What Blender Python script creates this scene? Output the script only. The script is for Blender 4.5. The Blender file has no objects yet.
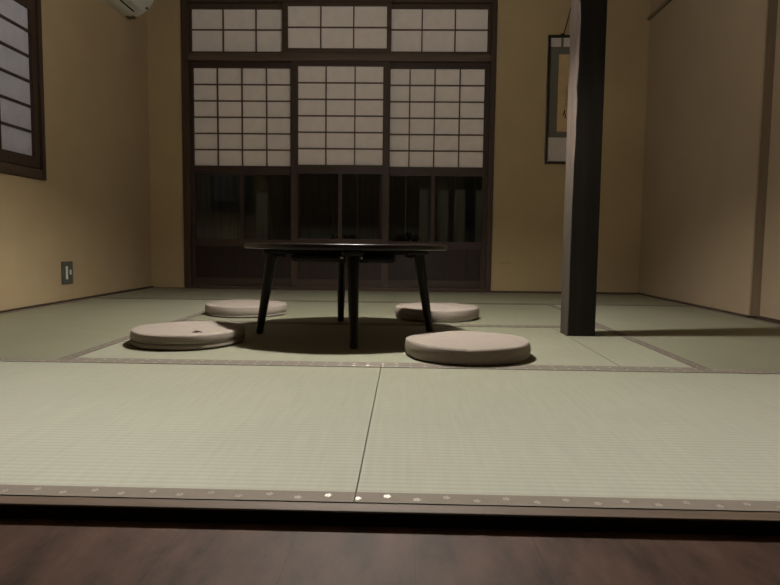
import bpy, bmesh, math, random
from mathutils import Vector, Matrix
random.seed(7)
SC = bpy.context.scene
C = SC.collection
PI = math.pi

# ------------------------------------------------------------------ materials
def new_mat(name):
    m = bpy.data.materials.new(name)
    m.use_nodes = True
    nt = m.node_tree
    return m, nt, nt.nodes['Principled BSDF']

def nd(nt, typ, **kw):
    n = nt.nodes.new(typ)
    for k, v in kw.items():
        setattr(n, k, v)
    return n

def mth(nt, op, a, b=None, c=None):
    n = nd(nt, 'ShaderNodeMath', operation=op)
    for i, v in enumerate((a, b, c)):
        if v is None:
            continue
        if isinstance(v, (int, float)):
            n.inputs[i].default_value = v
        else:
            nt.links.new(v, n.inputs[i])
    return n.outputs[0]

def col(c):
    return (c[0], c[1], c[2], 1.0)

def noise_mix(nt, c1, c2, scale, stretch=(1, 1, 1), detail=5, lo=.35, hi=.65, rough=.55):
    tc = nd(nt, 'ShaderNodeTexCoord')
    mp = nd(nt, 'ShaderNodeMapping')
    mp.inputs['Scale'].default_value = stretch
    nt.links.new(tc.outputs['Object'], mp.inputs[0])
    nz = nd(nt, 'ShaderNodeTexNoise')
    nz.inputs['Scale'].default_value = scale
    nz.inputs['Detail'].default_value = detail
    nz.inputs['Roughness'].default_value = rough
    nt.links.new(mp.outputs[0], nz.inputs['Vector'])
    rp = nd(nt, 'ShaderNodeValToRGB')
    rp.color_ramp.elements[0].position = lo
    rp.color_ramp.elements[0].color = col(c1)
    rp.color_ramp.elements[1].position = hi
    rp.color_ramp.elements[1].color = col(c2)
    nt.links.new(nz.outputs['Fac'], rp.inputs[0])
    return rp.outputs[0], nz.outputs['Fac'], tc

def bump(nt, height, strength, dist):
    b = nd(nt, 'ShaderNodeBump')
    b.inputs['Strength'].default_value = strength
    b.inputs['Distance'].default_value = dist
    nt.links.new(height, b.inputs['Height'])
    return b.outputs[0]

def simple(name, c1, c2=None, scale=30, stretch=(1, 1, 1), rough=.6, spec=.3, bmp=0, bdist=.002, metal=0, coat=0):
    m, nt, p = new_mat(name)
    p.inputs['Roughness'].default_value = rough
    p.inputs['Specular IOR Level'].default_value = spec
    p.inputs['Metallic'].default_value = metal
    p.inputs['Coat Weight'].default_value = coat
    p.inputs['Coat Roughness'].default_value = .08
    c, f, tc = noise_mix(nt, c1, c2 or tuple(x * .85 for x in c1), scale, stretch)
    nt.links.new(c, p.inputs['Base Color'])
    if bmp:
        nt.links.new(bump(nt, f, bmp, bdist), p.inputs['Normal'])
    return m

def wood(name, c1, c2, axis='z', rough=.55, spec=.3, scale=9, coat=0):
    st = {'x': (.12, 1.6, 1.6), 'y': (1.6, .12, 1.6), 'z': (1.6, 1.6, .12)}[axis]
    return simple(name, c1, c2, scale * 2.2, st, rough, spec, .25, .0015, 0, coat)

def plaster(name, c1, c2):
    m, nt, p = new_mat(name)
    p.inputs['Roughness'].default_value = .92
    p.inputs['Specular IOR Level'].default_value = .12
    a, f1, tc = noise_mix(nt, c1, c2, 2.3, (1, 1, 1), 6, .3, .7)
    n2 = nd(nt, 'ShaderNodeTexNoise')
    n2.inputs['Scale'].default_value = 160
    n2.inputs['Detail'].default_value = 4
    nt.links.new(tc.outputs['Object'], n2.inputs['Vector'])
    mx = nd(nt, 'ShaderNodeMixRGB', blend_type='MULTIPLY')
    mx.inputs[0].default_value = .16
    nt.links.new(a, mx.inputs[1])
    nt.links.new(n2.outputs['Fac'], mx.inputs[2])
    nt.links.new(mx.outputs[0], p.inputs['Base Color'])
    nt.links.new(bump(nt, n2.outputs['Fac'], .35, .0015), p.inputs['Normal'])
    return m

M = {}
M['plaster'] = plaster('ochre_plaster', (.45, .345, .195), (.40, .305, .172))
M['plaster_left'] = plaster('beige_plaster', (.44, .34, .205), (.39, .297, .177))
M['plaster_right'] = plaster('pale_plaster', (.38, .295, .203), (.34, .262, .177))
M['frame_wood'] = wood('dark_frame_wood', (.062, .038, .026), (.040, .025, .017), 'z')
M['frame_wood_x'] = wood('dark_rail_wood', (.072, .045, .030), (.045, .028, .019), 'x')
M['frame_wood_y'] = wood('dark_sill_wood', (.085, .055, .036), (.05, .032, .022), 'y')
M['lattice_wood'] = wood('thin_lattice_wood', (.115, .072, .052), (.085, .053, .038), 'z')
M['lintel_wood'] = wood('lintel_wood', (.105, .072, .048), (.065, .044, .030), 'x')
M['door_wood'] = wood('door_stile_wood', (.056, .031, .021), (.036, .021, .014), 'z')
M['door_wood_x'] = wood('door_rail_wood', (.050, .029, .020), (.032, .019, .013), 'x')
M['panel_wood'] = wood('door_board_wood', (.020, .010, .007), (.014, .0075, .005), 'z', .5)
M['pillar_wood'] = wood('old_pillar_wood', (.018, .0145, .011), (.010, .0085, .007), 'z', .7, .2, 6)
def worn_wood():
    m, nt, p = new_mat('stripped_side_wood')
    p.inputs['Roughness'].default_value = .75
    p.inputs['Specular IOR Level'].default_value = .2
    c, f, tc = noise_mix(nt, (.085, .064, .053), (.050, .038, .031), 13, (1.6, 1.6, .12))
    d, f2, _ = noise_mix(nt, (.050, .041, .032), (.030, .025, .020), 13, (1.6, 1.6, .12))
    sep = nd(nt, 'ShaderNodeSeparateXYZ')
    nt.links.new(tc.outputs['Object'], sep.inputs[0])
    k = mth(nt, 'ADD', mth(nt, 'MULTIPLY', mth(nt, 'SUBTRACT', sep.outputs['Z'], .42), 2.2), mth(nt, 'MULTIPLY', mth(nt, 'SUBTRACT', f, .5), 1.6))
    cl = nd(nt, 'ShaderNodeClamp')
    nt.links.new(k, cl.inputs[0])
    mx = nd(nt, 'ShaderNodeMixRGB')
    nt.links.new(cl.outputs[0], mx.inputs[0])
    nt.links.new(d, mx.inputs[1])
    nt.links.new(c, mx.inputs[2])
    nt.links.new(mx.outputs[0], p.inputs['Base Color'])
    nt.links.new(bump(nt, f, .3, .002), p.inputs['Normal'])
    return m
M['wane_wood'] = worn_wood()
M['strip_brown'] = wood('brown_strip', (.27, .205, .145), (.22, .168, .115), 'z', .7)  # strip on the wall step, browner and darker than the plaster
M['rail_wood'] = wood('thin_rail_wood', (.16, .12, .078), (.13, .096, .063), 'y', .7)
M['base_wood'] = wood('edge_strip_wood', (.07, .045, .03), (.045, .03, .02), 'y', .7)
M['step_wood'] = wood('step_beam_wood', (.20, .145, .108), (.15, .11, .08), 'x', .6)
M['step_shade'] = wood('shaded_step_wood', (.012, .009, .007), (.008, .006, .005), 'x', .7, .2)  # near-black front: dark stain and the step's shade both in the colour
M['ceiling_wood'] = wood('ceiling_board_wood', (.22, .15, .09), (.17, .115, .07), 'y', .7)
M['lacquer'] = simple('black_lacquer', (.010, .0065, .005), (.007, .005, .004), 12, (1, 1, 1), .28, .5, 0, .002, 0, 0)
M['lacquer_leg'] = simple('black_leg_paint', (.008, .006, .005), (.006, .005, .004), 12, (1, 1, 1), .4, .35)
M['dark_metal'] = simple('black_metal', (.012, .012, .012), None, 20, (1, 1, 1), .4, .5, 0, .002, .4)
M['bolt_metal'] = simple('bright_bolt_metal', (.6, .58, .54), None, 20, (1, 1, 1), .3, .5, 0, .002, 1)
M['cushion'] = simple('beige_cushion_cloth', (.31, .266, .232), (.27, .232, .202), 240, (1, 1, 1), .95, .1, .5, .0012)
M['cushion_seam'] = simple('cushion_seam_cloth', (.17, .15, .12), None, 200, (1, 1, 1), .95, .1)
M['cushion_mark'] = simple('dark_thread', (.05, .035, .03), None, 80, (1, 1, 1), .9, .1)
M['paper_warm'] = simple('shoji_paper', (.76, .69, .65), (.70, .635, .60), 14, (1, 1, 1), .95, .08)
def window_paper():
    m, nt, p = new_mat('cool_window_paper')
    out = nt.nodes['Material Output']
    nt.nodes.remove(p)
    c, f, tc = noise_mix(nt, (.60, .585, .60), (.54, .525, .54), 14)
    d = nd(nt, 'ShaderNodeBsdfDiffuse')
    t = nd(nt, 'ShaderNodeBsdfTranslucent')
    nt.links.new(c, d.inputs[0])
    nt.links.new(c, t.inputs[0])
    mix = nd(nt, 'ShaderNodeMixShader')
    mix.inputs[0].default_value = .35
    nt.links.new(d.outputs[0], mix.inputs[1])
    nt.links.new(t.outputs[0], mix.inputs[2])
    nt.links.new(mix.outputs[0], out.inputs['Surface'])
    return m
M['paper_cool'] = window_paper()
M['ac_plastic'] = simple('white_plastic', (.62, .62, .57), (.58, .58, .53), 8, (1, 1, 1), .4, .4)
M['black'] = simple('black_gap', (.01, .009, .008), None, 10, (1, 1, 1), .8, .1)
M['brown_plastic'] = simple('brown_bracket', (.15, .10, .05), None, 10, (1, 1, 1), .7, .2)
M['outlet_plate'] = simple('grey_green_plate', (.085, .088, .07), None, 30, (1, 1, 1), .5, .4)
M['outlet_white'] = simple('white_insert', (.62, .63, .56), None, 30, (1, 1, 1), .5, .4)
M['scroll_frame'] = simple('black_frame', (.02, .015, .011), None, 30, (1, 1, 1), .3, .5)
M['scroll_white'] = simple('white_mount', (.52, .46, .42), (.48, .42, .385), 20, (1, 1, 1), .9, .1)
M['scroll_cloth'] = simple('grey_green_brocade', (.135, .13, .10), (.11, .107, .085), 120, (1, 1, 1), .85, .2)
M['scroll_picture'] = simple('tan_painting', (.50, .37, .20), (.44, .32, .165), 9, (1, 1, 1), .9, .1)
M['ink'] = simple('ink', (.03, .025, .02), None, 30, (1, 1, 1), .9, .1)
M['ink_pale'] = simple('pale_ink', (.26, .18, .09), None, 30, (1, 1, 1), .9, .1)
M['baffle'] = simple('white_baffle', (.5, .48, .44), None, 20, (1, 1, 1), .8, .2)
M['cord'] = simple('brown_cord', (.06, .045, .03), None, 60, (1, 1, 1), .9, .1)
M['fence'] = wood('grey_fence_board', (.22, .212, .185), (.165, .16, .14), 'z', .85)
M['dark_board'] = wood('dark_grey_board', (.30, .29, .25), (.22, .21, .18), 'z', .9)
M['ground_out'] = simple('dark_earth', (.06, .055, .045), None, 6, (1, 1, 1), .95, .1, .6, .02)
M['leaf'] = simple('shrub_leaf', (.02, .03, .015), (.012, .02, .01), 20, (1, 1, 1), .7, .2)
M['stone'] = simple('grey_stone', (.25, .25, .23), (.18, .18, .165), 12, (1, 1, 1), .9, .2, .4, .01)

def tatami_mat_material(name, c1, c2, gloss):
    m, nt, p = new_mat(name)
    out = nt.nodes['Material Output']
    p.inputs['Roughness'].default_value = .85
    p.inputs['Specular IOR Level'].default_value = .15
    # rushes lie across the mat: fine streaks along local y
    c, f, tc = noise_mix(nt, c1, c2, 60, (1.6, .10, 1), 4, .3, .7)
    sep = nd(nt, 'ShaderNodeSeparateXYZ')
    nt.links.new(tc.outputs['Object'], sep.inputs[0])
    # woven ribs, 15 mm apart, parallel to the long side
    s = mth(nt, 'ABSOLUTE', mth(nt, 'SINE', mth(nt, 'MULTIPLY', sep.outputs['Y'], PI / .0150)))
    big, fb, _ = noise_mix(nt, (.86, .86, .83), (1.0, 1.0, 1.0), 2.5, (1, 1, 1), 4, .3, .7)
    mx = nd(nt, 'ShaderNodeMixRGB', blend_type='MULTIPLY')
    mx.inputs[0].default_value = 1
    nt.links.new(c, mx.inputs[1])
    nt.links.new(big, mx.inputs[2])
    groove = mth(nt, 'MULTIPLY_ADD', mth(nt, 'POWER', s, .35), .17, .83)  # rib shading put into the colour, darker in the grooves
    mx2 = nd(nt, 'ShaderNodeVectorMath', operation='SCALE')
    nt.links.new(mx.outputs[0], mx2.inputs[0])
    nt.links.new(groove, mx2.inputs['Scale'])
    nt.links.new(mx2.outputs[0], p.inputs['Base Color'])
    b = bump(nt, s, .18, .0012)
    nt.links.new(b, p.inputs['Normal'])
    g = nd(nt, 'ShaderNodeBsdfAnisotropic')
    g.inputs['Color'].default_value = (.93, .92, .83, 1)
    g.inputs['Roughness'].default_value = .74
    g.inputs['Anisotropy'].default_value = .36
    gcs = nd(nt, 'ShaderNodeVectorMath', operation='SCALE')
    gcs.inputs[0].default_value = (.90, .905, .83)
    nt.links.new(groove, gcs.inputs['Scale'])
    nt.links.new(gcs.outputs[0], g.inputs['Color'])
    vt = nd(nt, 'ShaderNodeVectorTransform', vector_type='VECTOR', convert_from='OBJECT', convert_to='WORLD')
    vt.inputs[0].default_value = (0, 1, 0)
    nt.links.new(vt.outputs[0], g.inputs['Tangent'])
    mix = nd(nt, 'ShaderNodeMixShader')
    mix.inputs[0].default_value = gloss
    nt.links.new(p.outputs[0], mix.inputs[1])
    nt.links.new(g.outputs[0], mix.inputs[2])
    nt.links.new(mix.outputs[0], out.inputs['Surface'])
    return m

M['tatami'] = tatami_mat_material('woven_rush', (.234, .233, .155), (.198, .197, .131), .25)

def border_material():
    m, nt, p = new_mat('border_cloth')
    out = nt.nodes['Material Output']
    p.inputs['Roughness'].default_value = .8
    p.inputs['Specular IOR Level'].default_value = .2
    c, f, tc = noise_mix(nt, (.165, .142, .12), (.145, .125, .105), 300, (1, 1, 1))
    nt.links.new(c, p.inputs['Base Color'])
    sep = nd(nt, 'ShaderNodeSeparateXYZ')
    nt.links.new(tc.outputs['UV'], sep.inputs[0])
    P = .041
    u = mth(nt, 'DIVIDE', sep.outputs['X'], P)
    i = mth(nt, 'FLOOR', u)
    par = mth(nt, 'MULTIPLY_ADD', mth(nt, 'MODULO', mth(nt, 'ABSOLUTE', i), 2), 2, -1)
    du = mth(nt, 'MULTIPLY', mth(nt, 'SUBTRACT', mth(nt, 'SUBTRACT', u, i), .5), P)
    dv = mth(nt, 'SUBTRACT', sep.outputs['Y'], mth(nt, 'MULTIPLY', par, .0045))
    r = mth(nt, 'SQRT', mth(nt, 'ADD', mth(nt, 'MULTIPLY', du, du), mth(nt, 'MULTIPLY', dv, dv)))
    th = mth(nt, 'ARCTAN2', dv, du)
    rad = mth(nt, 'MULTIPLY_ADD', mth(nt, 'COSINE', mth(nt, 'MULTIPLY', th, 5)), .0010, .0048)
    mask = mth(nt, 'MULTIPLY', mth(nt, 'LESS_THAN', r, rad), mth(nt, 'GREATER_THAN', r, .0009))
    g = nd(nt, 'ShaderNodeBsdfAnisotropic')
    g.inputs['Color'].default_value = (.95, .92, .86, 1)
    g.inputs['Roughness'].default_value = .5
    g.inputs['Anisotropy'].default_value = .55
    g.distribution = 'BECKMANN'
    vt = nd(nt, 'ShaderNodeVectorTransform', vector_type='VECTOR', convert_from='OBJECT', convert_to='WORLD')
    vt.inputs[0].default_value = (1, 0, 0)
    nt.links.new(vt.outputs[0], g.inputs['Tangent'])
    mix = nd(nt, 'ShaderNodeAddShader')
    gc = nd(nt, 'ShaderNodeCombineXYZ')
    for k, v in enumerate((.15, .145, .133)):
        nt.links.new(mth(nt, 'MULTIPLY', mask, v), gc.inputs[k])
    nt.links.new(gc.outputs[0], g.inputs['Color'])
    g2 = nd(nt, 'ShaderNodeBsdfAnisotropic')
    g2.inputs['Color'].default_value = (.62, .55, .48, 1)
    g2.inputs['Roughness'].default_value = .74
    g2.inputs['Anisotropy'].default_value = .36
    vt2 = nd(nt, 'ShaderNodeVectorTransform', vector_type='VECTOR', convert_from='OBJECT', convert_to='WORLD')
    vt2.inputs[0].default_value = (0, 1, 0)
    nt.links.new(vt2.outputs[0], g2.inputs['Tangent'])
    mb = nd(nt, 'ShaderNodeMixShader')
    mb.inputs[0].default_value = .16
    nt.links.new(p.outputs[0], mb.inputs[1])
    nt.links.new(g2.outputs[0], mb.inputs[2])
    nt.links.new(mb.outputs[0], mix.inputs[0])
    nt.links.new(g.outputs[0], mix.inputs[1])
    nt.links.new(mix.outputs[0], out.inputs['Surface'])
    return m
M['border'] = border_material()

def floor_boards():
    m, nt, p = new_mat('brown_floor_boards')
    p.inputs['Roughness'].default_value = .6
    p.inputs['Specular IOR Level'].default_value = .2
    c, f, tc = noise_mix(nt, (.135, .075, .054), (.036, .021, .015), 9, (2.2, .8, 1), 7, .3, .72, .65)
    sep = nd(nt, 'ShaderNodeSeparateXYZ')
    nt.links.new(tc.outputs['Object'], sep.inputs[0])
    u = mth(nt, 'FRACT', mth(nt, 'DIVIDE', mth(nt, 'ADD', sep.outputs['X'], 10.035), .15))
    seam = mth(nt, 'LESS_THAN', u, .012)
    mx = nd(nt, 'ShaderNodeMixRGB', blend_type='MIX')
    nt.links.new(mth(nt, 'MULTIPLY', seam, .35), mx.inputs[0])
    nt.links.new(c, mx.inputs[1])
    mx.inputs[2].default_value = (.03, .02, .016, 1)
    nt.links.new(mx.outputs[0], p.inputs['Base Color'])
    nt.links.new(bump(nt, f, .2, .002), p.inputs['Normal'])
    return m
M['floor_boards'] = floor_boards()

def glass():
    m, nt, p = new_mat('window_glass')
    out = nt.nodes['Material Output']
    nt.nodes.remove(p)
    fr = nd(nt, 'ShaderNodeFresnel')
    fr.inputs[0].default_value = 1.45
    tr = nd(nt, 'ShaderNodeBsdfTransparent')
    tr.inputs[0].default_value = (.85, .86, .83, 1)
    gl = nd(nt, 'ShaderNodeBsdfGlossy')
    gl.inputs['Roughness'].default_value = .02
    mix = nd(nt, 'ShaderNodeMixShader')
    nt.links.new(fr.outputs[0], mix.inputs[0])
    nt.links.new(tr.outputs[0], mix.inputs[1])
    nt.links.new(gl.outputs[0], mix.inputs[2])
    nt.links.new(mix.outputs[0], out.inputs['Surface'])
    return m
M['glass'] = glass()

def emit(name, c, s):
    m = bpy.data.materials.new(name)
    m.use_nodes = True
    nt = m.node_tree
    nt.nodes.clear()
    e = nd(nt, 'ShaderNodeEmission')
    e.inputs[0].default_value = col(c)
    e.inputs[1].default_value = s
    o = nd(nt, 'ShaderNodeOutputMaterial')
    nt.links.new(e.outputs[0], o.inputs[0])
    return m
LIGHT = (1, .945, .85)
M['bulb'] = emit('lit_bulb', LIGHT, 1920)
M['shade'] = emit('lit_milk_glass_shade', LIGHT, 52)

# ------------------------------------------------------------------ mesh helpers
def nb():
    return bmesh.new()

def add_box(bm, x0, x1, y0, y1, z0, z1, bev=0):
    r = bmesh.ops.create_cube(bm, size=1)
    vs = r['verts']
    bmesh.ops.scale(bm, vec=(abs(x1 - x0), abs(y1 - y0), abs(z1 - z0)), verts=vs)
    bmesh.ops.translate(bm, vec=((x0 + x1) / 2, (y0 + y1) / 2, (z0 + z1) / 2), verts=vs)
    if bev:
        es = list({e for v in vs for e in v.link_edges})
        bmesh.ops.bevel(bm, geom=es, offset=bev, segments=2, profile=.6, affect='EDGES')

def box_bm(*a, **k):
    bm = nb()
    add_box(bm, *a, **k)
    return bm

def add_lathe(bm, prof, seg=48, warp=None):
    """prof: list of (r, z); closed at both ends on the axis."""
    rings = []
    for r, z in prof:
        if r < 1e-6:
            rings.append([bm.verts.new((0, 0, z))])
        else:
            ring = []
            for k in range(seg):
                a = 2 * PI * k / seg
                rr, zz = (r, z) if warp is None else warp(r, z, a)
                ring.append(bm.verts.new((rr * math.cos(a), rr * math.sin(a), zz)))
            rings.append(ring)
    for a, b in zip(rings, rings[1:]):
        for k in range(seg):
            k2 = (k + 1) % seg
            if len(a) == 1 and len(b) == 1:
                continue
            if len(a) == 1:
                bm.faces.new((a[0], b[k2], b[k]))
            elif len(b) == 1:
                bm.faces.new((a[k], a[k2], b[0]))
            else:
                bm.faces.new((a[k], a[k2], b[k2], b[k]))
    bmesh.ops.recalc_face_normals(bm, faces=bm.faces[:])

def add_tube(bm, pts, rads, seg=12):
    """a tube along points, closed ends, one radius per point"""
    pts = [Vector(p) for p in pts]
    if isinstance(rads, (int, float)):
        rads = [rads] * len(pts)
    rings = []
    for i, p in enumerate(pts):
        d = (pts[min(i + 1, len(pts) - 1)] - pts[max(i - 1, 0)]).normalized()
        ref = Vector((0, 0, 1)) if abs(d.z) < .9 else Vector((1, 0, 0))
        u = d.cross(ref).normalized()
        v = d.cross(u).normalized()
        rings.append([bm.verts.new(p + rads[i] * (math.cos(2 * PI * k / seg) * u + math.sin(2 * PI * k / seg) * v)) for k in range(seg)])
    for a, b in zip(rings, rings[1:]):
        for k in range(seg):
            bm.faces.new((a[k], a[(k + 1) % seg], b[(k + 1) % seg], b[k]))
    bm.faces.new(rings[0])
    bm.faces.new(list(reversed(rings[-1])))
    bmesh.ops.recalc_face_normals(bm, faces=bm.faces[:])

def add_prism(bm, poly, z0, z1):
    lo = [bm.verts.new((x, y, z0)) for x, y in poly]
    hi = [bm.verts.new((x, y, z1)) for x, y in poly]
    n = len(poly)
    for k in range(n):
        bm.faces.new((lo[k], lo[(k + 1) % n], hi[(k + 1) % n], hi[k]))
    bm.faces.new(list(reversed(lo)))
    bm.faces.new(hi)
    bmesh.ops.recalc_face_normals(bm, faces=bm.faces[:])

def obj(name, bm, mat, parent=None, loc=(0, 0, 0), smooth=False, rotz=0):
    me = bpy.data.meshes.new(name)
    if smooth:
        for f in bm.faces:
            f.smooth = True
    bm.to_mesh(me)
    bm.free()
    o = bpy.data.objects.new(name, me)
    C.objects.link(o)
    me.materials.append(mat)
    o.location = loc
    o.rotation_euler.z = rotz
    if parent:
        o.parent = parent
    if smooth:
        try:
            me.set_sharp_from_angle(angle=math.radians(40))
        except Exception:
            pass
    return o

def thing(name, label, cat, loc=(0, 0, 0), rotz=0, group=None, kind=None):
    o = bpy.data.objects.new(name, None)
    C.objects.link(o)
    o.empty_display_size = .1
    o.location = loc
    o.rotation_euler.z = rotz
    o['label'] = label
    o['category'] = cat
    if group:
        o['group'] = group
    if kind:
        o['kind'] = kind
    return o

def tag(o, label, cat, group=None, kind=None):
    o['label'] = label
    o['category'] = cat
    if group:
        o['group'] = group
    if kind:
        o['kind'] = kind
    return o

def struct(name, bm, mat, label, cat):
    return tag(obj(name, bm, mat), label, cat, None, 'structure')

# ------------------------------------------------------------------ room measures (metres, tatami surface at z = 0)
XL, XR, XRN = -1.935, 1.75, 1.798          # left wall, right wall far part, right wall near part
YB, YSTEP = 4.66, 3.165                    # back wall, where the right wall steps
YF = -1.7                                  # wall behind the viewer
ZC = 2.45
ZW = -.019                                 # the wooden floor in front of the tatami platform
DX0, DX1, DZ1 = -1.675, .645, 2.165        # opening of the sliding doors in the back wall

bm = nb()
add_box(bm, XL, XRN, YF, .785, ZW - .08, ZW)
add_box(bm, XL, XRN, .785, YB, -.13, -.052)
struct('floor', bm, M['floor_boards'], 'dark brown wooden floor in front of the tatami step', 'floor')
struct('ceiling', box_bm(XL - .2, XRN + .2, YF - .2, YB + .3, ZC, ZC + .08), M['ceiling_wood'], 'board ceiling above the tatami room', 'ceiling')

bm = nb()                                   # left wall with a hole for the paper window
WY0, WY1, WZ0, WZ1 = 1.70, 3.286, .667, 1.66
add_box(bm, XL - .12, XL, YF, WY0, -.13, ZC)
add_box(bm, XL - .12, XL, WY1, YB + .12, -.13, ZC)
add_box(bm, XL - .12, XL, WY0, WY1, -.13, WZ0)
add_box(bm, XL - .12, XL, WY0, WY1, WZ1, ZC)
struct('wall_left', bm, M['plaster_left'], 'ochre plaster wall on the left with a paper window', 'wall')

bm = nb()
add_box(bm, XR, XR + .2, YSTEP, YB + .12, -.13, ZC)
add_box(bm, XRN, XRN + .2, YF, YSTEP, -.13, ZC)
struct('wall_right', bm, M['plaster_right'], 'pale brown plaster wall on the right', 'wall')

bm = nb()
add_box(bm, XL, DX0, YB, YB + .12, -.13, ZC)
add_box(bm, DX1, XR, YB, YB + .12, -.13, ZC)
add_box(bm, DX0, DX1, YB, YB + .12, DZ1, ZC)
wb = struct('wall_back', bm, M['plaster'], 'ochre plaster wall around the sliding paper doors', 'wall')
bm = nb()                                   # short hairline crack in the plaster right of the doors
add_tube(bm, [(.705, YB, .2165), (.735, YB, .2185), (.765, YB, .2175), (.80, YB, .2215)], [.0008, .0016, .0014, .0006], 6)
obj('crack', bm, M['cord'], wb)
struct('wall_front', box_bm(XL - .12, XRN + .2, YF - .12, YF, -.13, ZC), M['plaster'], 'plaster wall behind the viewer', 'wall')

# thin edge boards between mats and walls
struct('baseboard_left', box_bm(XL, XL + .014, .80, YB, -.05, .010), M['base_wood'], 'thin dark wooden strip along the foot of the left wall', 'baseboard')
bm = nb()
add_box(bm, XR - .014, XR, YSTEP - .014, YB, -.05, .009)
add_box(bm, XR - .014, XRN, YSTEP - .014, YSTEP, -.05, .009)
add_box(bm, XRN - .014, XRN, .80, YSTEP - .014, -.05, .009)
struct('baseboard_right', bm, M['base_wood'], 'thin dark wooden strip along the foot of the right wall', 'baseboard')
struct('baseboard_back', box_bm(DX1, XR - .014, YB - .014, YB, -.05, .008), M['base_wood'], 'thin dark strip along the foot of the back wall', 'baseboard')
struct('trim_1', box_bm(XR + .001, XRN, YSTEP - .013, YSTEP, .009, ZC - .002), M['strip_brown'], 'narrow brown upright strip where the right wall steps back', 'trim')
struct('trim_2', box_bm(XR - .018, XR, YSTEP + .3, YB, 1.988, 2.010), M['rail_wood'], 'thin wooden picture rail high on the right wall', 'trim')
# the low step at the platform's front edge
bm = nb()
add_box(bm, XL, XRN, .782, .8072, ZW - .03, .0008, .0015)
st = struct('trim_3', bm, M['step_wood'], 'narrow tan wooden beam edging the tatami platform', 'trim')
obj('step_face', box_bm(XL, XRN, .7805, .7819, ZW, -.0012), M['step_shade'], st)

# ------------------------------------------------------------------ tatami mats
def tatami(x0, x1, y0, y1, label, along='x', borders=(-1, 1)):
    L, Wd = (x1 - x0, y1 - y0) if along == 'x' else (y1 - y0, x1 - x0)
    g = .0007
    t = thing('tatami_mat', label, 'tatami mat', ((x0 + x1) / 2, (y0 + y1) / 2, -.05), 0 if along == 'x' else PI / 2, 'tatami mats of the platform')
    hx, hy = L / 2 - g, Wd / 2 - g
    obj('woven_surface', box_bm(-hx, hx, -hy, hy, 0, .05, bev=.002), M['tatami'], t)
    for s in borders:
        bm = nb()
        ya, yb = sorted((s * (hy + .0004), s * (hy - .034)))
        add_box(bm, -hx, hx, ya, yb, .002, .0514)
        uv = bm.loops.layers.uv.new('UVMap')
        for f in bm.faces:
            for l in f.loops:
                l[uv].uv = (l.vert.co.x + t.location.x if along == 'x' else l.vert.co.x, l.vert.co.y - (ya + yb) / 2)
        obj('cloth_border', bm, M['border'], t)
    return t

XS = -.065                                  # the seam between the two front mats
Y0, Y1, Y2, Y3, Y4 = .8085, 1.764, 2.675, 3.71, 4.60
tatami(XL + .015, XS, Y0, Y1, 'pale green tatami mat nearest the viewer, left of the centre seam')
tatami(XS, XRN - .015, Y0, Y1, 'pale green tatami mat nearest the viewer, right of the centre seam')
XA, XB = -.985, .85
tatami(XL + .015, XA, Y1, Y3, 'olive tatami mat lengthwise along the left wall under the outlet', 'y')
tatami(XB, XRN - .06, Y1, Y3, 'olive tatami mat lengthwise along the right wall, crossed by the pillar shadow', 'y')
tatami(XA, .6355, Y1, Y2, 'tatami mat under the front half of the low round table')
tatami(XA, XB, Y2, Y3, 'tatami mat under the two rear floor cushions')
tatami(XL + .015, XS, Y3, Y4, 'rear tatami mat at the left end of the sliding doors')
tatami(XS, XR - .015, Y3, Y4, 'rear tatami mat below the hanging picture')
# narrow filler mat, notched around the pillar
t = thing('tatami_mat', 'narrow filler strip of tatami around the foot of the pillar', 'tatami mat', (0, 0, -.05), 0, 'tatami mats of the platform')
bm = nb()
PX0, PX1, PY0, PY1 = .636, .745, 2.408, 2.518
add_prism(bm, [(.637, Y1 + .001), (XB - .001, Y1 + .001), (XB - .001, Y2 - .001), (.637, Y2 - .001), (.637, PY1 + .002), (PX1 + .002, PY1 + .002), (PX1 + .002, PY0 - .002), (.637, PY0 - .002)], 0, .05)
obj('woven_surface', bm, M['tatami'], t)
for ya, yb in ((Y1 + .001, Y1 + .035), (Y2 - .035, Y2 - .001)):
    bm = nb()
    add_box(bm, .637, XB - .001, ya, yb, .002, .0514)
    uv = bm.loops.layers.uv.new('UVMap')
    for f in bm.faces:
        for l in f.loops:
            l[uv].uv = (l.vert.co.x, l.vert.co.y - (ya + yb) / 2)
    obj('cloth_border', bm, M['border'], t)
struct('trim_4', box_bm(XL + .015, XR - .015, Y4 + .001, YB - .0145, -.05, .001), M['frame_wood_x'], 'dark wooden strip between the rear mats and the doors', 'trim')

# ------------------------------------------------------------------ sliding doors, transoms and their frame
df = thing('trim_5', 'dark wooden frame around the sliding paper doors', 'door frame', (0, 0, 0), 0, None, 'structure')
YP = YB - .018
obj('post', box_bm(DX0, -1.628, YP, YB + .11, 0, DZ1, bev=.003), M['frame_wood'], df)
obj('post', box_bm(.607, DX1, YP, YB + .11, 0, DZ1, bev=.003), M['frame_wood'], df)
obj('lintel', box_bm(-1.628, .607, YP + .004, YB + .11, 1.690, 1.742, bev=.003), M['lintel_wood'], df)
obj('head_beam', box_bm(-1.628, .607, YP + .002, YB + .11, 2.112, DZ1, bev=.003), M['frame_wood_x'], df)
obj('sill', box_bm(-1.628, .607, YP + .004, YB + .11, -.002, .022, bev=.003), M['frame_wood_x'], df)

def lattice(bm, xs, zs, x0, x1, z0, z1, y, w=.0046, d=.012):
    for x in xs:
        add_box(bm, x - w, x + w, y - d, y, z0, z1)
    for z in zs:
        add_box(bm, x0, x1, y - d + .001, y - .001, z - w, z + w)

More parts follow.
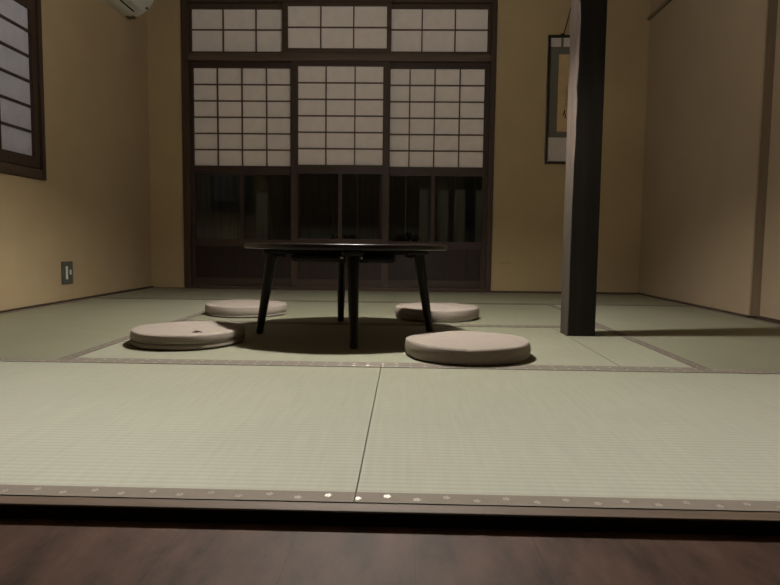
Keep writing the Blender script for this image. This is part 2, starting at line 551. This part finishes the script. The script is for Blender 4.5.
def transom(name, x0, x1, px0, px1, cols, y, label, zlo, zmid, zhi):
    t = thing(name, label, 'transom window', ((x0 + x1) / 2, y, 1.742), 0, None, 'structure')
    ox, oz = -(x0 + x1) / 2, -1.742
    bm = nb()
    add_box(bm, x0 + ox, px0 + ox, -.014, .014, 0, 2.111 + oz)
    add_box(bm, px1 + ox, x1 + ox, -.014, .014, 0, 2.111 + oz)
    add_box(bm, px0 + ox, px1 + ox, -.014, .014, zhi + oz, 2.111 + oz)
    add_box(bm, px0 + ox, px1 + ox, -.014, .014, 0, zlo + oz)
    obj('sash_frame', bm, M['frame_wood_x'], t)
    obj('paper_screen', box_bm(px0 + ox - .003, px1 + ox + .003, .004, .008, zlo + oz - .003, zhi + oz + .003), M['paper_warm'], t)
    bm = nb()
    lattice(bm, [c + ox for c in cols], [zmid + oz], px0 + ox, px1 + ox, zlo + oz, zhi + oz, .003)
    obj('lattice', bm, M['lattice_wood'], t)
transom('window_2', -1.627, -.87, -1.614, -.922, (-1.378, -1.132), YB + .045, 'low paper transom of six panes above the left door', 1.767, 1.926, 2.075)
transom('window_3', -.93, -.125, -.888, -.158, (-.645, -.402), YB + .012, 'low paper transom of six panes above the middle door', 1.783, 1.935, 2.087)
transom('window_4', -.165, .606, -.139, .584, (.101, .345), YB + .045, 'low paper transom of six panes above the right door', 1.772, 1.930, 2.080)

def door(name, x0, x1, px0, px1, cols, y, label, z, mull, mid, gl0, gl1):
    """z: (paper bottom, paper top); gl: glass from, to"""
    cx = (x0 + x1) / 2
    t = thing(name, label, 'sliding door', (cx, y, .022), 0, None, 'structure')
    ox, oz = -cx, -.022
    hd = .015
    top = 1.689 + oz
    bm = nb()
    add_box(bm, x0 + ox, px0 + ox, -hd, hd, .001, top, .002)
    add_box(bm, px1 + ox, x1 + ox, -hd, hd, .001, top, .002)
    obj('stile', bm, M['door_wood'], t)
    bm = nb()
    add_box(bm, px0 + ox, px1 + ox, -hd, hd - .001, z[1] + oz, top)
    add_box(bm, px0 + ox, px1 + ox, -hd + .001, hd - .001, gl1 + oz, z[0] + oz)
    add_box(bm, px0 + ox, px1 + ox, -hd + .002, hd - .001, gl0 - .055 + oz, gl0 + oz)
    add_box(bm, px0 + ox, px1 + ox, -hd, hd - .001, .001, .055)
    obj('rail', bm, M['door_wood_x'], t)
    obj('paper_screen', box_bm(px0 + ox - .003, px1 + ox + .003, .004, .008, z[0] + oz - .003, z[1] + oz + .003), M['paper_warm'], t)
    bm = nb()
    n = 6
    lattice(bm, [c + ox for c in cols], [z[0] + (z[1] - z[0]) * k / n + oz for k in range(1, n)], px0 + ox, px1 + ox, z[0] + oz, z[1] + oz, .003)
    obj('lattice', bm, M['lattice_wood'], t)
    obj('glass_pane', box_bm(px0 + ox - .003, px1 + ox + .003, .001, .005, gl0 + oz - .003, gl1 + oz + .003), M['glass'], t)
    obj('mullion', box_bm(mull[0] + ox, mull[1] + ox, -.010, .010, gl0 + oz, gl1 + oz), M['door_wood'], t)
    bm = nb()
    k = 6
    w = (px1 - px0) / k
    for q in range(k):                     # upright boards of the lower panel
        add_box(bm, px0 + ox + q * w - .0003, px0 + ox + (q + 1) * w + .0003, -.006 + .0015 * (q % 2), .006, .054, gl0 - .054 + oz, .0015)
    obj('lower_panel', bm, M['panel_wood'], t)
YS = YB + .048
door('door_1', -1.640, -.80, -1.607, -.850, (-1.426, -1.241, -1.056), YS, 'left sliding door of paper panes over dark glass', (.927, 1.649), (-1.256, -1.236), -1.2, .372, .860)
door('door_2', -.867, -.127, -.812, -.180, (-.604, -.389), YB + .010, 'middle sliding door with paper in three columns, behind the table', (.935, 1.656), (-.510, -.480), -.5, .386, .868)
door('door_3', -.205, .612, -.165, .571, (.017, .203, .389), YS, 'right sliding door of paper panes over dark glass', (.930, 1.650), (.189, .216), .2, .370, .862)

# ------------------------------------------------------------------ left wall: paper window
win = thing('window_1', 'paper lattice window in a dark frame on the left wall', 'window', (XL, WY1, WZ0), 0, None, 'structure')
def wbox(y0, y1, z0, z1, x0, x1, bev=.003):
    return box_bm(x0, x1, y0 - WY1, y1 - WY1, z0 - WZ0, z1 - WZ0, bev=bev)
obj('frame_post', wbox(WY1 - .032, WY1, WZ0, WZ1, -.11, .016), M['frame_wood'], win)
obj('frame_post', wbox(WY0, WY0 + .032, WZ0, WZ1, -.11, .016), M['frame_wood'], win)
obj('frame_sill', wbox(WY0 + .032, WY1 - .032, WZ0, WZ0 + .052, -.11, .014), M['frame_wood_y'], win)
obj('frame_head', wbox(WY0 + .032, WY1 - .032, WZ1 - .055, WZ1, -.11, .014), M['frame_wood_y'], win)
for k, (ya, yb, xo) in enumerate(((2.42, 3.2535, .002), (1.733, 2.48, -.034))):
    py0, py1, pz0, pz1 = ya + .042, yb - .042, .782, 1.527
    bm = nb()
    for a, b, c, d in ((ya, py0, .724, 1.604), (py1, yb, .724, 1.604), (py0, py1, .724, pz0), (py0, py1, pz1, 1.604)):
        add_box(bm, xo - .026, xo, a - WY1, b - WY1, c - WZ0, d - WZ0)
    obj('sash_frame', bm, M['frame_wood'], win)
    obj('paper_screen', box_bm(xo - .022, xo - .017, py0 - .003 - WY1, py1 + .003 - WY1, pz0 - .003 - WZ0, pz1 + .003 - WZ0), M['paper_cool'], win)
    bm = nb()
    for q in range(1, 6):
        z = pz0 + q * .1262 - WZ0
        add_box(bm, xo - .016, xo - .003, py0 - WY1, py1 - WY1, z - .0055, z + .0055)
    for q in range(1, 3):
        y = py1 - q * (py1 - py0) / 2.82 - WY1
        if y > py0 - WY1:
            add_box(bm, xo - .015, xo - .004, y - .0055, y + .0055, pz0 - WZ0, pz1 - WZ0)
    obj('lattice', bm, M['frame_wood'], win)

# ------------------------------------------------------------------ left wall: socket
soc = thing('wall_outlet', 'small dark outlet plate with a white insert low on the left wall', 'outlet', (XL, 3.478, .166))
obj('plate', box_bm(0, .010, -.055, .055, -.064, .064, bev=.004), M['outlet_plate'], soc)
obj('insert', box_bm(.010, .014, -.026, -.006, -.037, .037, bev=.002), M['outlet_white'], soc)
obj('indicator', box_bm(.010, .013, .016, .031, -.012, .016, bev=.002), M['outlet_white'], soc)['label'] = 'small pale square insert'

# ------------------------------------------------------------------ air conditioner, high on the left wall
ac = thing('air_conditioner', 'white air conditioner high on the left wall, only its underside showing', 'air conditioner', (XL, 4.30, 1.868))
prof = [(0, .006), (.05, .0), (.085, .002), (.125, .018), (.160, .042), (.188, .072), (.207, .105), (.217, .145), (.220, .20), (.215, .255), (.195, .283), (.17, .29), (0, .29)]
def ac_body(scale_end):
    bm = nb()
    rings = []
    for y, s in ((0, .93), (-.012, .985), (-.03, 1.0), (-.77, 1.0), (-.788, .985), (-.80, .93)):
        rings.append([bm.verts.new((x * (s if x > 0 else 1), y, .14 + (z - .14) * s)) for x, z in prof])
    n = len(prof)
    for a, b in zip(rings, rings[1:]):
        for k in range(n):
            bm.faces.new((a[k], a[(k + 1) % n], b[(k + 1) % n], b[k]))
    bm.faces.new(rings[0])
    bm.faces.new(list(reversed(rings[-1])))
    bmesh.ops.recalc_face_normals(bm, faces=bm.faces[:])
    return bm
obj('housing', ac_body(1), M['ac_plastic'], ac, smooth=True)
bm = nb()
add_box(bm, .100, .108, -.72, -.10, .0045, .0125)
obj('air_slot', bm, M['black'], ac).rotation_euler.y = 0
obj('louver', box_bm(.122, .156, -.72, -.10, .0135, .0155), M['ac_plastic'], ac).rotation_euler.y = 0
bm = nb()
add_box(bm, .165, .180, -.058, -.040, .040, .052, .003)
obj('status_lamp', bm, M['brown_plastic'], ac)
bm = nb()
add_box(bm, .022, .08, -.04, .0, -.008, .006, .004)
obj('mounting_bracket', bm, M['brown_plastic'], ac)

# ------------------------------------------------------------------ framed scroll on the back wall
SX0, SX1, SZ0, SZ1 = 1.018, 1.392, .955, 1.877
cx = (SX0 + SX1) / 2
sc = thing('framed_hanging_scroll', 'narrow black framed scroll hung on the back wall, half hidden by the pillar', 'framed picture', (cx, YB, SZ0))
hw, hh = (SX1 - SX0) / 2, SZ1 - SZ0
bm = nb()
fw = .017
add_box(bm, -hw, -hw + fw, -.026, -.003, 0, hh, .002)
add_box(bm, hw - fw, hw, -.026, -.003, 0, hh, .002)
add_box(bm, -hw + fw, hw - fw, -.026, -.003, 0, fw, .002)
add_box(bm, -hw + fw, hw - fw, -.026, -.003, hh - fw, hh, .002)
obj('frame', bm, M['scroll_frame'], sc)
obj('mount', box_bm(-hw + fw, hw - fw, -.009, -.004, fw, hh - fw), M['scroll_white'], sc)
bz0, bz1 = 1.147 - SZ0, 1.797 - SZ0
obj('brocade_border', box_bm(-hw + fw + .004, hw - fw - .004, -.0115, -.009, bz0, bz1), M['scroll_cloth'], sc)
pt = obj('painting', box_bm(-hw + .083, hw - .083, -.0135, -.0115, 1.190 - SZ0, 1.742 - SZ0), M['scroll_picture'], sc)
for sx in (-1, 1):
    obj('ribbon_strip', box_bm(sx * .083 - .008, sx * .083 + .008, -.0135, -.009, bz1, hh - fw), M['scroll_cloth'], sc)
bm = nb()
def stroke(pts, w):
    P = [(x, -.0138, z) for x, z in pts]
    n = len(P)
    add_tube(bm, P, [w * (.35 + .65 * math.sin(PI * (k + .6) / (n + .2))) for k in range(n)], 6)
zc = 1.190 - SZ0
stroke([(-.02, zc + .01), (-.005, zc + .06), (-.012, zc + .11), (.012, zc + .17)], .006)
stroke([(-.005, zc + .06), (.02, zc + .10), (.028, zc + .15)], .005)
stroke([(-.028, zc + .015), (-.018, zc + .05), (-.022, zc + .075)], .005)
stroke([(-.062, zc + .115), (-.055, zc + .135), (-.050, zc + .155)], .006)
stroke([(-.048, zc + .095), (-.044, zc + .125)], .005)
stroke([(.03, zc + .02), (.045, zc + .07), (.04, zc + .12)], .005)
obj('ink_brushwork', bm, M['ink'], pt)
bm = nb()
for k in range(5):
    stroke([(-.048 + .004 * (k % 2), zc + .185 + k * .03), (-.045 + .003 * (k % 3), zc + .205 + k * .03)], .0035)
obj('faded_writing', bm, M['ink_pale'], pt)
hz = 2.19 - SZ0
for sx in (-1, 1):
    bm = nb()
    add_tube(bm, [(sx * .078, -.014, hh + .002), (0, -.012, hz)], .0028, 8)
    obj('hanging_cord', bm, M['cord'], sc)
    bm = nb()
    add_box(bm, sx * .078 - .02, sx * .078 + .008, -.022, -.008, hh - .001, hh + .012, .003)
    obj('hook_eye', bm, M['cord'], sc)
bm = nb()
add_tube(bm, [(0, -.02, hz + .004), (0, 0, hz - .006)], .004, 8)
obj('nail', bm, M['dark_metal'], sc)

# ------------------------------------------------------------------ pillar
pil = thing('wooden_pillar', 'tall dark square wooden pillar standing on the tatami right of the table', 'pillar', ((PX0 + PX1) / 2, (PY0 + PY1) / 2, -.05))
hx, hy = (PX1 - PX0) / 2, (PY1 - PY0) / 2
bm = nb()
H_ = ZC + .05
nseg = 60
rings = []
def wane(z):
    """how far the worn front-left edge is cut back at height z"""
    k = max(0, min(1, (z - .55) / .5))
    return .003 + k * (.006 + .0022 * math.sin(z * 17) + .0017 * math.sin(z * 41 + 1) + .0012 * math.sin(z * 93))
for k in range(nseg + 1):
    z = H_ * k / nseg
    w = wane(z)
    pts = [(-hx + w, -hy), (hx - .003, -hy), (hx, -hy + .003), (hx, hy - .003), (hx - .003, hy), (-hx + .003, hy), (-hx, hy - .003), (-hx, -hy + w * 1.2)]
    rings.append([bm.verts.new((x, y, z)) for x, y in pts])
for a, b in zip(rings, rings[1:]):
    for k in range(8):
        bm.faces.new((a[k], a[(k + 1) % 8], b[(k + 1) % 8], b[k]))
bm.faces.new(list(reversed(rings[0])))
bm.faces.new(rings[-1])
bmesh.ops.recalc_face_normals(bm, faces=bm.faces[:])
po = obj('shaft', bm, M['pillar_wood'], pil)
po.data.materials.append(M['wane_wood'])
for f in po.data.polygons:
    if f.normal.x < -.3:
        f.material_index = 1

# ------------------------------------------------------------------ low round table
TX, TY = -.228, 2.398
tab = thing('low_round_table', 'low round black lacquered table with four splayed legs', 'table', (TX, TY, .0004))
bm = nb()
R = .3885
add_lathe(bm, [(0, .3275), (R - .03, .3275), (R - .006, .3282), (R - .001, .3305), (R, .333), (R, .3420), (R - .0006, .3445), (R - .0020, .3468), (R - .0042, .3480), (R - .007, .3485), (0, .3485)], 192)
obj('tabletop', bm, M['lacquer'], tab, smooth=True)
bm = nb()
add_box(bm, -.235, .235, -.02, .02, .306, .3278, .003)
add_box(bm, -.02, .02, -.235, .235, .306, .3278, .003)
o = obj('support_frame', bm, M['lacquer_leg'], tab)
o.rotation_euler.z = math.radians(9.5)
bm = nb()
add_box(bm, -.205, .19, -.10, .10, .278, .3065, .012)
o = obj('under_tray', bm, M['lacquer_leg'], tab, loc=(0, .02, 0))
for k in range(4):
    a = math.radians(9.5 + 90 * k)
    d = Vector((math.cos(a), math.sin(a), 0))
    rt, rb = .283, (.334, .352, .334, .368)[k]
    bm = nb()
    n = 14
    P, Q = [], []
    for i in range(n + 1):
        u = i / n
        r = rt + (rb - rt) * u
        z = .318 * (1 - u) + .004 * u
        P.append((d.x * r, d.y * r, z))
        Q.append(.0245 - .011 * u ** .8)
    P.append((d.x * rb, d.y * rb, 0.0006))
    Q.append(.0105)
    add_tube(bm, P, Q, 20)
    lg = obj('leg', bm, M['lacquer_leg'], tab, smooth=True)
    bm = nb()
    add_box(bm, rt - .055, rt + .035, -.036, .036, .308, .3278, .006)
    b = obj('mounting_block', bm, M['lacquer_leg'], lg)
    b.rotation_euler.z = a
    bm = nb()
    add_tube(bm, [(rt - .045, -.04, .300), (rt - .045, .04, .300)], .0045, 10)
    b = obj('hinge_pin', bm, M['bolt_metal'] if k == 3 else M['dark_metal'], lg)
    b.rotation_euler.z = a
    bm = nb()
    add_box(bm, rt - .05, rt - .02, -.03, .03, .296, .309, .002)
    b = obj('hinge_bracket', bm, M['dark_metal'], lg)
    b.rotation_euler.z = a

# ------------------------------------------------------------------ floor cushions
def cushion(x, y, r, h, label, seam_z=None, rotz=0, seed=0, mark=None, zip_=None, notch=None):
    t = thing('floor_cushion', label, 'cushion', (x, y, .0), rotz, 'round floor cushions around the low table')
    rnd = random.Random(seed)
    ph = [rnd.uniform(0, 6.28) for _ in range(6)]
    def warp(rr, z, a):
        k = rr / r
        w = .0022 * math.sin(3 * a + ph[0]) + .0016 * math.sin(5 * a + ph[1]) + .0008 * math.sin(11 * a + ph[2])
        dz = (.0006 * math.sin(2 * a + ph[3]) + .0005 * math.sin(7 * a + ph[4])) * (z / h)
        if notch is not None:
            da = (a - notch + PI) % (2 * PI) - PI
            dz -= .0022 * math.exp(-(da / .05) ** 2) * (k > .9) * (z / h)
        return rr + w * k, z + dz
    lip = .006
    pr = [(0, .0)]
    pr += [(r * .5, .0), (r - .02, .0), (r - .008, .0012), (r - .002, .006)]
    if seam_z:
        pr += [(r + .0015, seam_z * .5), (r + .001, seam_z - .006), (r - .003, seam_z), (r + .001, seam_z + .006)]
        pr += [(r + .001, (seam_z + h) / 2)]
    else:
        pr += [(r + .001, h * .3), (r + .0025, h * .55)]
    pr += [(r - .0005, h - lip), (r - .0022, h - lip * .4), (r - .006, h - .0006), (r - .012, h + .0002), (r * .8, h + .001), (r * .5, h + .0015), (r * .2, h + .002), (0, h + .002)]
    bm = nb()
    add_lathe(bm, pr, 96, warp)
    obj('cushion_body', bm, M['cushion'], t, smooth=True)
    if seam_z:
        bm = nb()
        ring = []
        N = 96
        for k in range(N):
            a = 2 * PI * k / N
            rr, zz = warp(r - .0012, seam_z, a)
            ring.append(Vector((rr * math.cos(a), rr * math.sin(a), zz)))
        circ = []
        for k in range(N):
            a = 2 * PI * k / N
            u = Vector((math.cos(a), math.sin(a), 0))
            circ.append([bm.verts.new(ring[k] + .0022 * (math.cos(b) * u + math.sin(b) * Vector((0, 0, 1)))) for b in (0, PI / 3, 2 * PI / 3, PI, 4 * PI / 3, 5 * PI / 3)])
        for k in range(N):
            A, B = circ[k], circ[(k + 1) % N]
            for q in range(6):
                bm.faces.new((A[q], B[q], B[(q + 1) % 6], A[(q + 1) % 6]))
        bmesh.ops.recalc_face_normals(bm, faces=bm.faces[:])
        obj('seam', bm, M['cushion_seam'], t, smooth=True)
    else:
        bm = nb()
        N = 96
        ringv = []
        for k in range(N):
            a = 2 * PI * k / N
            rr, zz = warp(r - .0062, h - .0012, a)
            u = Vector((math.cos(a), math.sin(a), 0))
            c = Vector((rr * math.cos(a), rr * math.sin(a), zz))
            ringv.append([bm.verts.new(c + .0014 * (math.cos(b) * u + math.sin(b) * Vector((0, 0, 1)))) for b in (0, PI / 2, PI, 3 * PI / 2)])
        for k in range(N):
            A, B = ringv[k], ringv[(k + 1) % N]
            for q in range(4):
                bm.faces.new((A[q], B[q], B[(q + 1) % 4], A[(q + 1) % 4]))
        bmesh.ops.recalc_face_normals(bm, faces=bm.faces[:])
        obj('edge_stitching', bm, M['cushion'], t, smooth=True)
    if mark:
        a, rr = mark
        bm = nb()
        x0, y0 = rr * math.cos(a), rr * math.sin(a)
        add_tube(bm, [(x0 - .018, y0, h + .001), (x0 - .006, y0 + .004, h + .004), (x0 + .006, y0 - .002, h + .0035), (x0 + .016, y0 + .002, h + .001)], [.001, .0028, .0022, .001], 8)
        add_tube(bm, [(x0 - .004, y0 + .014, h + .001), (x0, y0 + .002, h + .0035), (x0 + .003, y0 - .010, h + .001)], [.001, .0022, .001], 8)
        obj('loose_thread', bm, M['cushion_mark'], t)['label'] = 'dark loose thread on the top'
    if zip_:
        bm = nb()
        for k in range(9):
            a = zip_ + .02 * k
            rr = r + .0015
            add_box(bm, rr * math.cos(a) - .003, rr * math.cos(a) + .003, rr * math.sin(a) - .003, rr * math.sin(a) + .003, seam_z - .006, seam_z + .006)
        obj('zip_cover', bm, M['cushion'], t)
    return t

cushion(.201, 1.955, .1965, .051, 'beige round floor cushion at the right front of the table, nearest the viewer', None, 0, 1, None, None, math.radians(-93))
cushion(-.755, 2.122, .190, .051, 'beige round floor cushion left of the table with a dark thread on top', .020, 0, 2, (math.radians(-58), .135))
cushion(-.780, 3.012, .195, .052, 'beige round floor cushion behind the left one, nearest the left door', .014, 0, 3)
cushion(.152, 2.950, .199, .055, 'beige round floor cushion behind the right leg of the table, half in shadow', None, 0, 4)

# ------------------------------------------------------------------ pendant lamp over the table
LX, LY, LZ = -.172, 2.308, 1.46
lamp = thing('pendant_lamp', 'lit pendant lamp with a milk glass shade hanging over the round table', 'lamp', (LX, LY, LZ))
bm = nb()
add_lathe(bm, [(0, -.044), (.018, -.040), (.033, -.028), (.043, -.008), (.044, .004), (.038, .020), (.025, .036), (.014, .047), (.013, .06), (0, .06)], 32)
obj('bulb', bm, M['bulb'], lamp, smooth=True)
bm = nb()
prof = [(.186, -.108), (.186, -.102), (.168, -.062), (.135, -.015), (.10, .03), (.062, .065), (.045, .075)]
inner = [(r - .004, z - .0015) for r, z in prof]
add_lathe(bm, prof, 64)
obj('lamp_shade', bm, M['shade'], lamp, smooth=True)
bm = nb()
add_lathe(bm, inner, 64)
obj('shade_baffle', bm, M['baffle'], lamp, smooth=True)  # unseen inner layer added to stop the shade glowing downward
bm = nb()
add_lathe(bm, [(0, .058), (.024, .058), (.026, .075), (.022, .12), (.008, .14), (0, .14)], 24)
obj('socket', bm, M['dark_metal'], lamp, smooth=True)
bm = nb()
add_tube(bm, [(0, 0, .135), (0, 0, ZC - LZ)], .004, 8)
obj('cord', bm, M['cord'], lamp)

# ------------------------------------------------------------------ outside, seen dimly through the glass
struct('garden_ground', box_bm(-4.5, 4.5, YB + .13, YB + 4, -.35, -.25), M['ground_out'], 'dark garden ground beyond the glass', 'ground')
bw = thing('neighbour_wall', 'dark grey board wall beyond the garden, dim through the glass', 'wall', (0, YB + 1.5, -.25), 0, None, 'structure')
bm = nb()
for k in range(30):
    add_box(bm, -3.6 + k * .24, -3.605 + (k + 1) * .24, 0, .03 + .006 * (k % 2), 0, 2.6)
obj('boards', bm, M['dark_board'], bw)
def fence_board(x, w, y, z1, label):
    o = obj('fence_board', box_bm(-w / 2, w / 2, -.012, .012, 0, z1 + .25, bev=.002), M['fence'], None, (x, y, -.25))
    return tag(o, label, 'fence board', 'weathered boards outside the right door')
for x, w, l in ((.275, .10, 'weathered upright board outside, just right of the right door mullion'), (.41, .085, 'weathered upright board outside, middle of the right glass'), (.565, .075, 'weathered upright board outside, at the right end of the glass'), (.135, .07, 'weathered upright board outside, just left of the right door mullion')):
    fence_board(x * 1.06, w, YB + .36, 1.6, l)
o = obj('veranda_post', box_bm(-.05, .05, -.05, .05, 0, 2.4, bev=.004), M['fence'], None, (-1.19, YB + .5, -.25))
tag(o, 'grey wooden post outside behind the left glass', 'post')
bm = nb()
add_box(bm, -.17, .17, -.06, .06, 0, .62, .02)
tag(obj('stone_ledge', bm, M['stone'], None, (-1.62, YB + .55, -.25), smooth=False), 'low pale stone ledge outside behind the left glass', 'stone')
def shrub(x, y, h, w, label, seed):
    rnd = random.Random(seed)
    bm = nb()
    for k in range(900):
        a, u = rnd.uniform(0, 2 * PI), rnd.random()
        z = h * (.08 + .92 * u)
        rr = w * math.sin(PI * min(.93, .25 + .68 * u)) ** .6 * rnd.uniform(.3, 1)
        c = Vector((rr * math.cos(a), rr * math.sin(a), z))
        d = Vector((rnd.gauss(0, 1), rnd.gauss(0, 1), rnd.gauss(0, .7))).normalized()
        s = d.cross(Vector((0, 0, 1))).normalized() * .016
        v = [bm.verts.new(c - d * .04), bm.verts.new(c + s), bm.verts.new(c + d * .045), bm.verts.new(c - s)]
        bm.faces.new(v)
    t = thing('garden_shrub', label, 'shrub', (x, y, -.25))
    obj('foliage', bm, M['leaf'], t)
    bm = nb()
    add_tube(bm, [(0, 0, 0), (.01, 0, h * .4), (-.01, .01, h * .8)], [.012, .009, .004], 8)
    obj('stem', bm, M['cord'], t)
shrub(-.0, YB + .72, .68, .24, 'dark garden shrub outside behind the right glass', 5)
shrub(-.55, YB + .85, .66, .24, 'dark garden shrub outside behind the middle glass', 6)

# cool spot added outside to brighten and tint the left paper window
ld = bpy.data.lights.new('window_backlight', 'SPOT')
ld.spot_size = math.radians(75)
ld.spot_blend = .5
ld.shadow_soft_size = .25
ld.color = (.74, .80, 1)
ld.energy = 140
lo = bpy.data.objects.new('window_backlight', ld)
C.objects.link(lo)
lo.location = (XL - 2.0, 2.5, 1.9)
lo.rotation_euler = (Vector((XL, 2.6, 1.1)) - lo.location).to_track_quat('-Z', 'Y').to_euler()

# ------------------------------------------------------------------ world, camera, output look
w = bpy.data.worlds.new('night')
SC.world = w
w.use_nodes = True
bg = w.node_tree.nodes['Background']
bg.inputs[0].default_value = (.85, .80, .72, 1)
bg.inputs[1].default_value = .022

cam = bpy.data.cameras.new('camera')
co = bpy.data.objects.new('camera', cam)
C.objects.link(co)
cam.sensor_fit = 'HORIZONTAL'
cam.sensor_width = 36
cam.lens = 617.04 / 780 * 36
cam.clip_start = .02
rt = Vector((0.99962059, 0.02497238, 0.01162181))
up = Vector((-0.01353649, 0.07792411, 0.99686739))
fw = Vector((-0.02398853, 0.99664648, -0.07823258))
co.matrix_world = Matrix(((rt.x, up.x, -fw.x, 0), (rt.y, up.y, -fw.y, 0), (rt.z, up.z, -fw.z, .35), (0, 0, 0, 1)))
SC.camera = co

SC.view_settings.view_transform = 'Standard'
SC.view_settings.look = 'None'
SC.view_settings.gamma = 1
SC.view_settings.exposure = 0
SC.view_settings.use_curve_mapping = False
try:
    SC.cycles.use_denoising = True
    SC.cycles.max_bounces = 10
    SC.cycles.diffuse_bounces = 6
    SC.cycles.sample_clamp_indirect = 4
except Exception:
    pass
